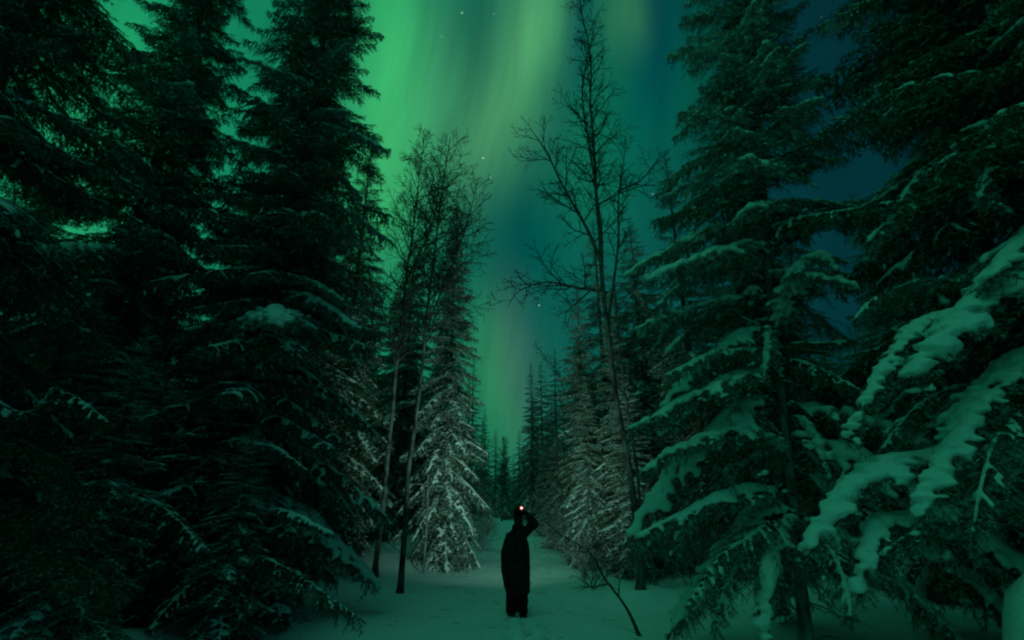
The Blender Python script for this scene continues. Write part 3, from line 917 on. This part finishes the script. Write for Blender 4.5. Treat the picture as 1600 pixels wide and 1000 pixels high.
# ------------------------------------------------------------------ leafless birches
class Bare:
    def __init__(s, seed): s.g = np.random.RandomState(seed); s.big = Shape(); s.small = Shape()

    def line(s, p, d, L, r, r_end, wob, trop, n=7):
        P = [np.array(p, float)]; d = np.array(d, float); d /= np.linalg.norm(d)
        for _ in range(n - 1):
            d = d + s.g.normal(size=3) * wob + np.array([0, 0, trop]); d /= np.linalg.norm(d)
            P.append(P[-1] + d * L / (n - 1))
        return np.array(P), np.linspace(r, r_end, n)

    def put(s, P, rad, level):
        sh = s.big if level <= 1 else s.small
        sh.add(*tube(P, rad, 8 if level == 0 else (5 if level == 1 else 3)))

    def twigs(s, P, rad, level, spacing, length, start=.2, maxlev=3, trop=.04, spread=(28, 58), rmin=.0035):
        seg = np.linalg.norm(np.diff(P, axis=0), axis=1); cum = np.concatenate([[0], np.cumsum(seg)]); tot = cum[-1]
        q = start * tot + spacing * s.g.rand()
        phi = s.g.uniform(0, 6.28)
        while q < tot * .985:
            k = min(np.searchsorted(cum, q), len(P) - 1); k = max(k, 1)
            f = (q - cum[k - 1]) / max(seg[k - 1], 1e-6)
            p = P[k - 1] * (1 - f) + P[k] * f; t = unit((P[k] - P[k - 1])[None])[0]
            r = rad[k - 1] * (1 - f) + rad[k] * f
            phi += 2.4 + s.g.uniform(-.5, .5)
            a = np.cross(t, [.3, .2, 1.0]); a = a / (np.linalg.norm(a) + 1e-9); b = np.cross(t, a)
            ang = R(s.g.uniform(*spread))
            d = t * math.cos(ang) + (a * math.cos(phi) + b * math.sin(phi)) * math.sin(ang)
            l = length * s.g.uniform(.55, 1.2) * (1.1 - .75 * (q / tot))
            rr_ = min(r * .7, .006 + .014 * l)
            Q, rd = s.line(p, d, l, max(rr_, rmin), rmin * .8, .14, trop, 6 if level < 2 else 4)
            s.put(Q, rd, level + 1)
            if level + 1 < maxlev: s.twigs(Q, rd, level + 1, spacing * .66, l * .62, .15, maxlev, trop * .6, spread, rmin)
            q += spacing * s.g.uniform(.6, 1.4)


def birch(label, base, limbs, seed, spacing=.17, length=1.9, start=.42, group='leafless birches beside the path', rmin=.0062, bark=M_BIRCH, maxlev=3, name='birch_tree', cat='tree', twig=M_BTWIG, stem_start=None):
    """LIMBS: list of (world points, radius at foot, radius at tip, first twig position)."""
    b = Bare(seed)
    for pts, r0, r1, st, ln in limbs:
        P = resample([np.array(p) - np.array(base) for p in pts], max(8, len(pts) * 6))
        P[1:-1] += np.stack([wav(P[1:-1], 2.2, seed + k) for k in range(3)], -1) * .025
        rad = r0 + (r1 - r0) * np.linspace(0, 1, len(P)) ** .9
        if abs(P[0][0]) + abs(P[0][1]) < .05: rad = rad + r0 * .7 * np.exp(-np.linalg.norm(P - P[0], axis=1) * 5)
        b.put(P, rad, 0 if r0 > .03 else 1)
        b.twigs(P, rad, 0, spacing, ln, st, maxlev, rmin=rmin)
    root = thing(name, label, cat, base, group)
    obj('trunk', b.big.mesh('trunk', [bark], True), root)
    if b.small.n: obj('crown', b.small.mesh('crown', [twig], False), root)
    return root


bx = at(585, 910, 13.6); base = Vector((bx.x, 13.6, gh(bx.x, 13.6) - .08))
birch('thin leafless birch, the left and farther of the pair at the snow edge', base,
      [([base, at(600, 780, 13.6), at(612, 640, 13.6), at(632, 450, 13.7), at(652, 300, 13.8), at(662, 205, 13.9)], .070, .010, .38, 2.3),
       ([at(634, 440, 13.7), at(680, 330, 13.9), at(690, 235, 14.0)], .035, .008, .15, 1.8)], 11)
bx = at(623, 935, 11.5); base = Vector((bx.x, 11.5, gh(bx.x, 11.5) - .08))
birch('thin leafless birch, the right and nearer of the pair at the snow edge', base,
      [([base, at(632, 840, 11.5), at(640, 740, 11.5), at(660, 560, 11.6), at(678, 400, 11.7), at(700, 240, 11.9), at(704, 215, 11.9)], .066, .010, .42, 2.1),
       ([at(664, 520, 11.6), at(720, 380, 12.0), at(748, 280, 12.2)], .030, .008, .15, 1.7)], 12)
bx = at(1000, 932, 11.7); base = Vector((bx.x, 11.7, gh(bx.x, 11.7) - .08))
birch('tallest leafless birch with a forked trunk reaching above the spruces on the right', base,
      [([base, at(996, 840, 11.7), at(985, 740, 11.7), at(962, 610, 11.7), at(944, 450, 11.7), at(934, 330, 11.7), at(925, 180, 11.7), at(920, 80, 11.7), at(905, 0, 11.7), at(898, -60, 11.7)], .080, .012, .48, 2.1),
       ([at(944, 470, 11.7), at(936, 330, 11.6), at(912, 170, 11.5), at(916, 90, 11.5), at(935, 20, 11.4)], .05, .01, .3, 1.6),
       ([at(940, 410, 11.7), at(910, 345, 11.4), at(880, 290, 11.2), at(855, 240, 11.0), at(828, 200, 10.9)], .055, .008, .12, 1.7),
       ([at(950, 520, 11.7), at(965, 400, 11.9), at(970, 300, 12.0), at(978, 210, 12.1)], .045, .008, .3, 1.4),
       ([at(948, 458, 11.7), at(905, 450, 11.2), at(855, 440, 10.9), at(812, 455, 10.6), at(795, 478, 10.5)], .045, .007, .12, 1.5),
       ([at(966, 300, 12.0), at(1000, 280, 12.2), at(1035, 235, 12.4)], .03, .006, .2, 1.3)], 13, spacing=.22)
bx = at(1006, 930, 11.9); base = Vector((bx.x + .02, 12.0, gh(bx.x, 12.0) - .08))
birch('slim second birch stem rising right against the forked birch', base,
      [([base, at(1000, 800, 12.0), at(982, 650, 12.0), at(966, 520, 12.1), at(960, 430, 12.2)], .045, .012, .55, 1.0)], 14)
x_, y_ = 2.75, 25.0
birch('small leafless tree rising above the far stand on the right', (x_, y_, gh(x_, y_) - .08),
      [([Vector((x_, y_, gh(x_, y_) - .08)), at(880, 700, 25), at(878, 600, 25), at(845, 550, 25), at(835, 535, 25)], .06, .01, .45, 1.2)], 15, rmin=.007)
x_, y_ = -.95, 50.0
birch('small leafless tree far off in the pale gap at the end of the path', (x_, y_, gh(x_, y_) - .08),
      [([Vector((x_, y_, gh(x_, y_) - .08)), Vector((-.9, 50, 4)), Vector((-.8, 50, 8.4))], .07, .01, .3, 1.6)], 16, rmin=.012)

# leaning bare sapling at the right of the path
P = [at(1000, 996, 7.9), at(978, 950, 8.2), at(946, 905, 8.6), at(926, 868, 9.0), at(905, 852, 9.2), at(880, 838, 9.4), at(848, 812, 9.7)]
P[0].z = gh(P[0].x, P[0].y) - .05
birch('bent bare sapling leaning over the snow towards the person', P[0], [(P, .022, .006, .22, .65)], 17, spacing=.22, group=None, bark=M_BTWIG, maxlev=2, name='bent_sapling', cat='sapling', rmin=.003)

# frosted bushes and arched stems along the edge of the path
def bush(label, x, y, h, n, seed, spread=.6, twig=M_RIME, group='frosted bushes along the path edge', rmin=.006):
    b = Bare(seed); g = b.g
    for i in range(n):
        a = g.uniform(0, 6.28); k = g.uniform(0, spread)
        Q, rd = b.line((g.normal() * .12, g.normal() * .12, -.05), (math.cos(a) * k, math.sin(a) * k, 1), h * g.uniform(.6, 1.1), .014, rmin, .10, -.05, 8)
        b.put(Q, rd, 2)
        b.twigs(Q, rd, 1, .16, h * .38, .15, 3, -.03, rmin=rmin)
    root = thing('frosted_bush', label, 'bush', (x, y, gh(x, y)), group)
    obj('foliage', b.small.mesh('stems', [twig], False), root)
    if b.big.n:
        pass
    return root


bush('frosted bush spreading over the right bank just behind the person', 1.95, 14.0, 1.0, 12, 21, .8)
bush('frosted bush tangled under the lit right spruce', 2.0, 15.2, 1.5, 14, 22, .7)
bush('low frosted bush nearest the bent sapling', 1.85, 12.2, .8, 10, 23, .9)
bush('frosted bush around the foot of the forked birch', 3.1, 13.0, 1.4, 14, 24, .8)
bush('frosted bush leaning over the far bend of the path on the right', 2.0, 20.5, 2.4, 16, 25)
bush('frosted bush arching beside the path halfway to the far bend', 1.85, 17.3, 2.0, 16, 29, .9)
bush('frosted bush on the left of the path below the lit spruce', -1.2, 21.0, 2.2, 12, 26, .9)
bush('small frosted bush under the lit left spruce boughs', -1.5, 15.4, .8, 8, 27)
bush('frosted bush deep between the forked birch and the leaning spruce', 4.1, 12.6, 2.2, 16, 28)


# snow-bent dead sapling under the lit left spruce
def rel(P, o): return [np.array(p) - np.array(o) for p in P]


bx = at(662, 890, 15.0); o_ = Vector((bx.x, 15.0, gh(bx.x, 15.0) - .05))
b = Bare(31)
for pts, r0, r1 in (([o_, at(666, 830, 15), at(668, 790, 15), at(669, 742, 15)], .03, .022),
                    ([at(669, 760, 15), at(650, 756, 15), at(638, 766, 14.8), at(628, 800, 14.7)], .022, .012), ([at(669, 760, 15), at(688, 760, 15)], .022, .012),
                    ([at(668, 792, 15), at(658, 806, 14.9), at(650, 820, 14.8)], .022, .012)):
    P_ = resample(rel(pts, o_), 12); b.put(P_, np.linspace(r0, r1, 12), 0)
r_ = thing('dead_sapling', 'dead rime covered sapling with a crooked cross shaped top under the lit left spruce', 'sapling', o_)
obj('trunk', b.big.mesh('trunk', [M_RIME], True), r_)

# snow-covered stump at the right edge
sh = Shape()
c0 = at(1632, 940, 3.9)
zg = gh(c0.x, 3.9)
a = np.linspace(0, 1, 12)
sh.add(*tube(np.stack([0 * a, 0 * a, a * 1.10], -1), .34 * (1 - .25 * a ** 3) * np.sqrt(np.clip(1.04 - a ** 6, .03, 1)), 24))
st = thing('snowy_stump', 'snow smothered stump at the right edge under the nearest spruce', 'stump', (c0.x, 3.9, zg - .06))
V, Fs = sh.arrays(); V = V * (1 + .09 * wav(V, 4, 3) + .03 * wav(V, 11, 5))[:, None]
obj('snow', build_mesh('snow', V, Fs, [M_SNOW], None, True), st)
sh = Shape(); sh.add(*tube([(0, 0, -.1), (0, 0, .3), (0, 0, .7)], [.25, .22, .2], 12))
obj('trunk', sh.mesh('trunk', [M_BARK], True), st)


# ------------------------------------------------------------------ the person
pr = thing('person', 'person in a long dark coat seen from behind, one hand raised to a glowing headlamp', 'person', (FEET.x, FEET.y, gh(FEET.x, FEET.y) - .045))


def ellipsoid(c, r, nu=18, nv=12):
    t = np.linspace(0, PI, nv)
    P = np.stack([0 * t, 0 * t, -np.cos(t)], -1); rad = np.maximum(np.sin(t), 1e-3)
    V, Q, Tt = tube(P, rad, nu)
    V = np.clip(V, -1, 1) * np.array(r) + np.array(c)
    return V, Q, Tt


def limb(*pts):
    """Tapered limb through (x, y, z, radius) points."""
    A = np.array(pts, float)
    P = resample(A[:, :3], 16)
    k = np.linspace(0, 1, len(A)); rad = np.interp(np.linspace(0, 1, 16), k, A[:, 3])
    return tube(P, rad, 12)


def loft(rings, sides=28, seed=0, fold=0.0):
    """Rings (x, y, z, rx, ry) joined upwards into a closed garment."""
    A = np.array(rings, float); n = 26
    q = np.linspace(0, len(A) - 1, n); k = np.arange(len(A))
    B = np.stack([np.interp(q, k, A[:, j]) for j in range(5)], -1)
    a = np.arange(sides) / sides * 2 * PI
    V = np.stack([B[:, None, 0] + B[:, None, 3] * np.cos(a), B[:, None, 1] + B[:, None, 4] * np.sin(a), np.repeat(B[:, None, 2], sides, 1)], -1)
    if fold:
        w = 1 + fold * wav(V.reshape(-1, 3) * np.array([1.4, 1.4, .5]), 11, seed).reshape(n, sides)
        V[..., 0] = B[:, None, 0] + (V[..., 0] - B[:, None, 0]) * w; V[..., 1] = B[:, None, 1] + (V[..., 1] - B[:, None, 1]) * w
    V = V.reshape(-1, 3)
    i = np.arange(n - 1)[:, None] * sides; j = np.arange(sides)[None]; kk = (j + 1) % sides
    Q = np.stack([i + j, i + kk, i + sides + kk, i + sides + j], -1).reshape(-1, 4)
    V = np.concatenate([V, [B[0, :3]], [B[-1, :3]]])
    j = np.arange(sides); kk = (j + 1) % sides; bb = (n - 1) * sides
    return V, Q, np.concatenate([np.stack([kk, j, np.full(sides, n * sides)], -1), np.stack([bb + j, bb + kk, np.full(sides, n * sides + 1)], -1)])


HEAD = np.array((.03, .02, 1.635))
# the body: one continuous figure, facing away from the camera (+y), face lifted to the sky
sh = Shape()
sh.add(*ellipsoid(HEAD + (0, .005, .015), (.075, .094, .108)))                       # skull
sh.add(*ellipsoid(HEAD + (0, .045, -.055), (.055, .058, .060)))                      # jaw
sh.add(*limb((HEAD[0], .105, 1.645, .010), (HEAD[0], .125, 1.615, .016), (HEAD[0], .112, 1.605, .014)))   # nose
sh.add(*limb((HEAD[0] - .045, .085, 1.660, .014), (HEAD[0], .098, 1.664, .014), (HEAD[0] + .045, .085, 1.660, .014)))  # brow
sh.add(*limb((HEAD[0] - .022, .098, 1.573, .010), (HEAD[0], .104, 1.574, .011), (HEAD[0] + .022, .098, 1.573, .010)))  # mouth
for s in (-1, 1): sh.add(*ellipsoid(HEAD + (s * .076, .0, -.005), (.012, .022, .034), 10, 8))
sh.add(*limb((.02, .0, 1.40, .062), (.025, .005, 1.50, .052), (.03, .01, 1.58, .052)))
sh.add(*loft([(0, 0, .84, .15, .10), (0, 0, .95, .165, .115), (0, 0, 1.10, .14, .10), (.0, 0, 1.22, .160, .115), (.0, 0, 1.34, .150, .10), (.02, 0, 1.42, .07, .06)]))
ARM_R = [(.13, .0, 1.345, .056), (.235, .04, 1.42, .050), (.325, .07, 1.490, .043), (.235, .10, 1.59, .036), (.165, .11, 1.665, .028)]
ARM_L = [(-.10, .0, 1.315, .052), (-.155, -.02, 1.18, .050), (-.205, -.01, 1.05, .042), (-.218, .04, .93, .035), (-.210, .08, .83, .028)]
sh.add(*limb(*ARM_R)); sh.add(*limb(*ARM_L))
for s in (-1, 1):
    sh.add(*limb((s * .085, 0, .92, .088), (s * .09, .0, .70, .074), (s * .09, .015, .48, .054), (s * .09, -.01, .28, .050), (s * .09, -.01, .08, .038)))
    sh.add(*limb((s * .09, -.03, .06, .035), (s * .10, .08, .05, .036), (s * .11, .17, .045, .03)))
obj('body', fuse(sh, .013, 3, M_SKIN, 'body'), pr)
for s in (-1, 1):
    e = Shape(); e.add(*ellipsoid((HEAD[0] + s * .030, .094, 1.643), (.012, .010, .010), 10, 8)); obj('eye', e.mesh('eye', [M_HOUSE], True), pr)

sh = Shape()
sh.add(*loft([(.006, .0, .40, .190, .17), (.0, .0, .54, .216, .195), (-.016, .0, .78, .242, .21), (-.028, -.005, .98, .244, .20), (-.015, -.01, 1.16, .215, .18),
              (.0, -.01, 1.29, .170, .155), (.010, -.005, 1.38, .125, .12), (.022, -.005, 1.455, .080, .085)], fold=.085, seed=3))
sh.add(*limb(*[(x, y, z, r + .032) for x, y, z, r in ARM_R[:-1]], (.185, .108, 1.65, .050)))
sh.add(*limb(*[(x, y, z, r + .034) for x, y, z, r in ARM_L[:-1]], (-.212, .07, .855, .055)))
obj('coat', fuse(sh, .014, 8, M_COAT, 'coat', .006, 26), pr)
sh = Shape()                                     # hood folded down behind the neck
sh.add(*limb((-.055, .0, 1.435, .040), (-.035, -.065, 1.445, .046), (.02, -.085, 1.45, .052), (.075, -.065, 1.445, .046), (.10, .0, 1.435, .040)))
sh.add(*limb((.02, -.015, 1.42, .080), (.028, -.012, 1.595, .082)))
obj('hood', fuse(sh, .013, 2, M_COAT, 'hood', .006, 26), pr)
sh = Shape()
for s in (-1, 1):
    sh.add(*limb((s * .085, 0, .88, .10), (s * .088, .0, .60, .108), (s * .092, .01, .42, .104), (s * .094, -.005, .25, .097), (s * .094, -.005, .12, .088)))
sh.add(*ellipsoid((0, 0, .88), (.19, .13, .12)))
obj('trousers', fuse(sh, .014, 2, M_TROUSER, 'trousers', .009, 22), pr)
for s, fy in ((-1, -.015), (1, .03)):
    sh = Shape()
    sh.add(*limb((s * .09, fy - .01, .20, .068), (s * .10, fy - .015, .10, .066), (s * .10, fy - .02, .05, .064)))
    sh.add(*limb((s * .10, fy - .06, .055, .058), (s * .107, fy + .06, .055, .058), (s * .115, fy + .17, .052, .052), (s * .118, fy + .20, .048, .044)))
    bt = obj('boot', fuse(sh, .011, 2, M_BOOT, 'boot'), pr)
    so = Shape(); so.add(*limb((s * .10, fy - .09, .015, .050), (s * .105, fy + .05, .015, .055), (s * .116, fy + .19, .015, .050)))
    V, Fs = so.arrays(); V[:, 2] = np.clip(V[:, 2], 0, .03)
    obj('sole', build_mesh('sole', V, Fs, [M_HOUSE], None, True), bt)


def glove(wrist, palm_dir, across, curl_dir, thumb_side, name='glove'):
    """Gloved hand: a palm, four bent fingers of unequal length and a thumb from the side of the palm."""
    w = np.array(wrist); f = unit(np.array([palm_dir], float))[0]; a_ = unit(np.array([across], float))[0]; c = unit(np.array([curl_dir], float))[0]
    sh = Shape()
    sh.add(*limb((*(w - f * .03), .036), (*(w + f * .01), .034), (*(w + f * .03), .032)))
    for k in (-1, -.33, .33, 1):                  # palm, wide and flat
        sh.add(*limb((*(w + f * .01 + a_ * k * .018), .020), (*(w + f * .05 + a_ * k * .029), .020), (*(w + f * .095 + a_ * k * .033), .017)))
    for k, l in ((-1, .066), (-.33, .080), (.33, .084), (1, .076)):
        p0 = w + f * .090 + a_ * k * .033
        p1 = p0 + (f * .9 + c * .25) * l * .42; p2_ = p1 + (f * .6 + c * .75) * l * .34; p3 = p2_ + (f * .25 + c) * l * .28
        sh.add(*limb((*p0, .0125), (*p1, .012), (*p2_, .011), (*p3, .0095)))
    p0 = w + f * .028 + a_ * thumb_side * .030; p1 = p0 + (f * .6 + a_ * thumb_side * .8 + c * .2) * .036; p2_ = p1 + (f * .85 + a_ * thumb_side * .25 + c * .4) * .030; p3 = p2_ + (f * .8 + c * .5) * .022
    sh.add(*limb((*p0, .017), (*p1, .015), (*p2_, .0135), (*p3, .011)))
    return obj(name, fuse(sh, .006, 1, M_GLOVE, name), pr)


glove((.165, .11, 1.665), (-.62, .10, .40), (.30, .55, .35), (-.4, -.25, .1), -1)
glove((-.210, .08, .83), (.06, .18, -1), (.1, 1, .15), (1, .1, -.2), 1)

sh = Shape()                                     # knitted hat: crown and folded brim
sh.add(*ellipsoid(HEAD + (0, -.008, .045), (.092, .112, .100), 24, 14))
obj('hat', fuse(sh, .010, 1, M_HAT, 'hat', .003, 60), pr)
a = np.linspace(0, 2 * PI, 33)[:-1]
lamp = Shape()
bc = HEAD + np.array((.048, -.078, .112))        # tilted back on the hat
hl = obj('headlamp', None or (lambda s_: (s_.add(*limb((*(HEAD + (.0, .100, .060)), .024), (*(HEAD + (.0, .122, .066)), .026), (*(HEAD + (.0, .140, .072)), .024))), s_.mesh('headlamp', [M_HOUSE], True))[1])(Shape()), pr)
P = np.stack([HEAD[0] + .097 * np.cos(a), HEAD[1] - .008 + .117 * np.sin(a), HEAD[2] + .062 + 0 * a], -1)
P = np.concatenate([P, P[:1]])
s_ = Shape(); s_.add(*tube(P, .011, 6, 1.4, caps=False)); obj('strap', s_.mesh('strap', [M_STRAP], True), hl)
nrm = unit(np.array([[.30, -1, .35]]))[0]
s_ = Shape(); s_.add(*tube([bc - nrm * .02, bc + nrm * .010, bc + nrm * .016], [.036, .036, .032], 16, nose=.05)); obj('battery_pack', s_.mesh('battery_pack', [M_HOUSE], True), hl)
s_ = Shape(); s_.add(*tube([bc + nrm * .014, bc + nrm * .020], [.034, .033], 16, nose=.02)); obj('red_ring', s_.mesh('red_ring', [M_RED], True), hl)
s_ = Shape(); s_.add(*tube([bc + nrm * .019, bc + nrm * .026], [.016, .012], 16, nose=.2)); obj('lens', s_.mesh('lens', [M_LED], True), hl)

spot_d = bpy.data.lights.new('headlamp_beam', 'SPOT')
spot_d.energy = 720
spot_d.spot_size = R(120); spot_d.spot_blend = 1.0
spot_d.shadow_soft_size = .03
spot_d.color = (.44, 1.0, .80)
spot = bpy.data.objects.new('headlamp_beam', spot_d); COL.objects.link(spot)
spot.location = pr.location + Vector((HEAD[0], .30, HEAD[2] + .07))
spot.rotation_euler = (R(90 + 28), 0, R(4))

# twigs and needles blown onto the snow: too many and too small to count
g = np.random.RandomState(4)
sh = Shape()
for _ in range(420):
    y = g.uniform(4.5, 22); x = path_x(y) + g.normal() * 1.9
    L = g.uniform(.03, .16) * (2.2 if g.rand() < .08 else 1); a = g.uniform(0, 6.28)
    q = np.linspace(-.5, .5, 3)
    P = np.stack([x + math.cos(a) * q * L, y + math.sin(a) * q * L, 0 * q], -1); P[1, :2] += g.normal(size=2) * L * .08
    P[:, 2] = ground_h(P[:, 0], P[:, 1]) + .004
    sh.add(*tube(P, [.003, .0028, .0015], 3))
obj('fallen_twigs', sh.mesh('fallen_twigs', [M_TWIG]), kind='stuff', label='small twigs and needles scattered on the snow')
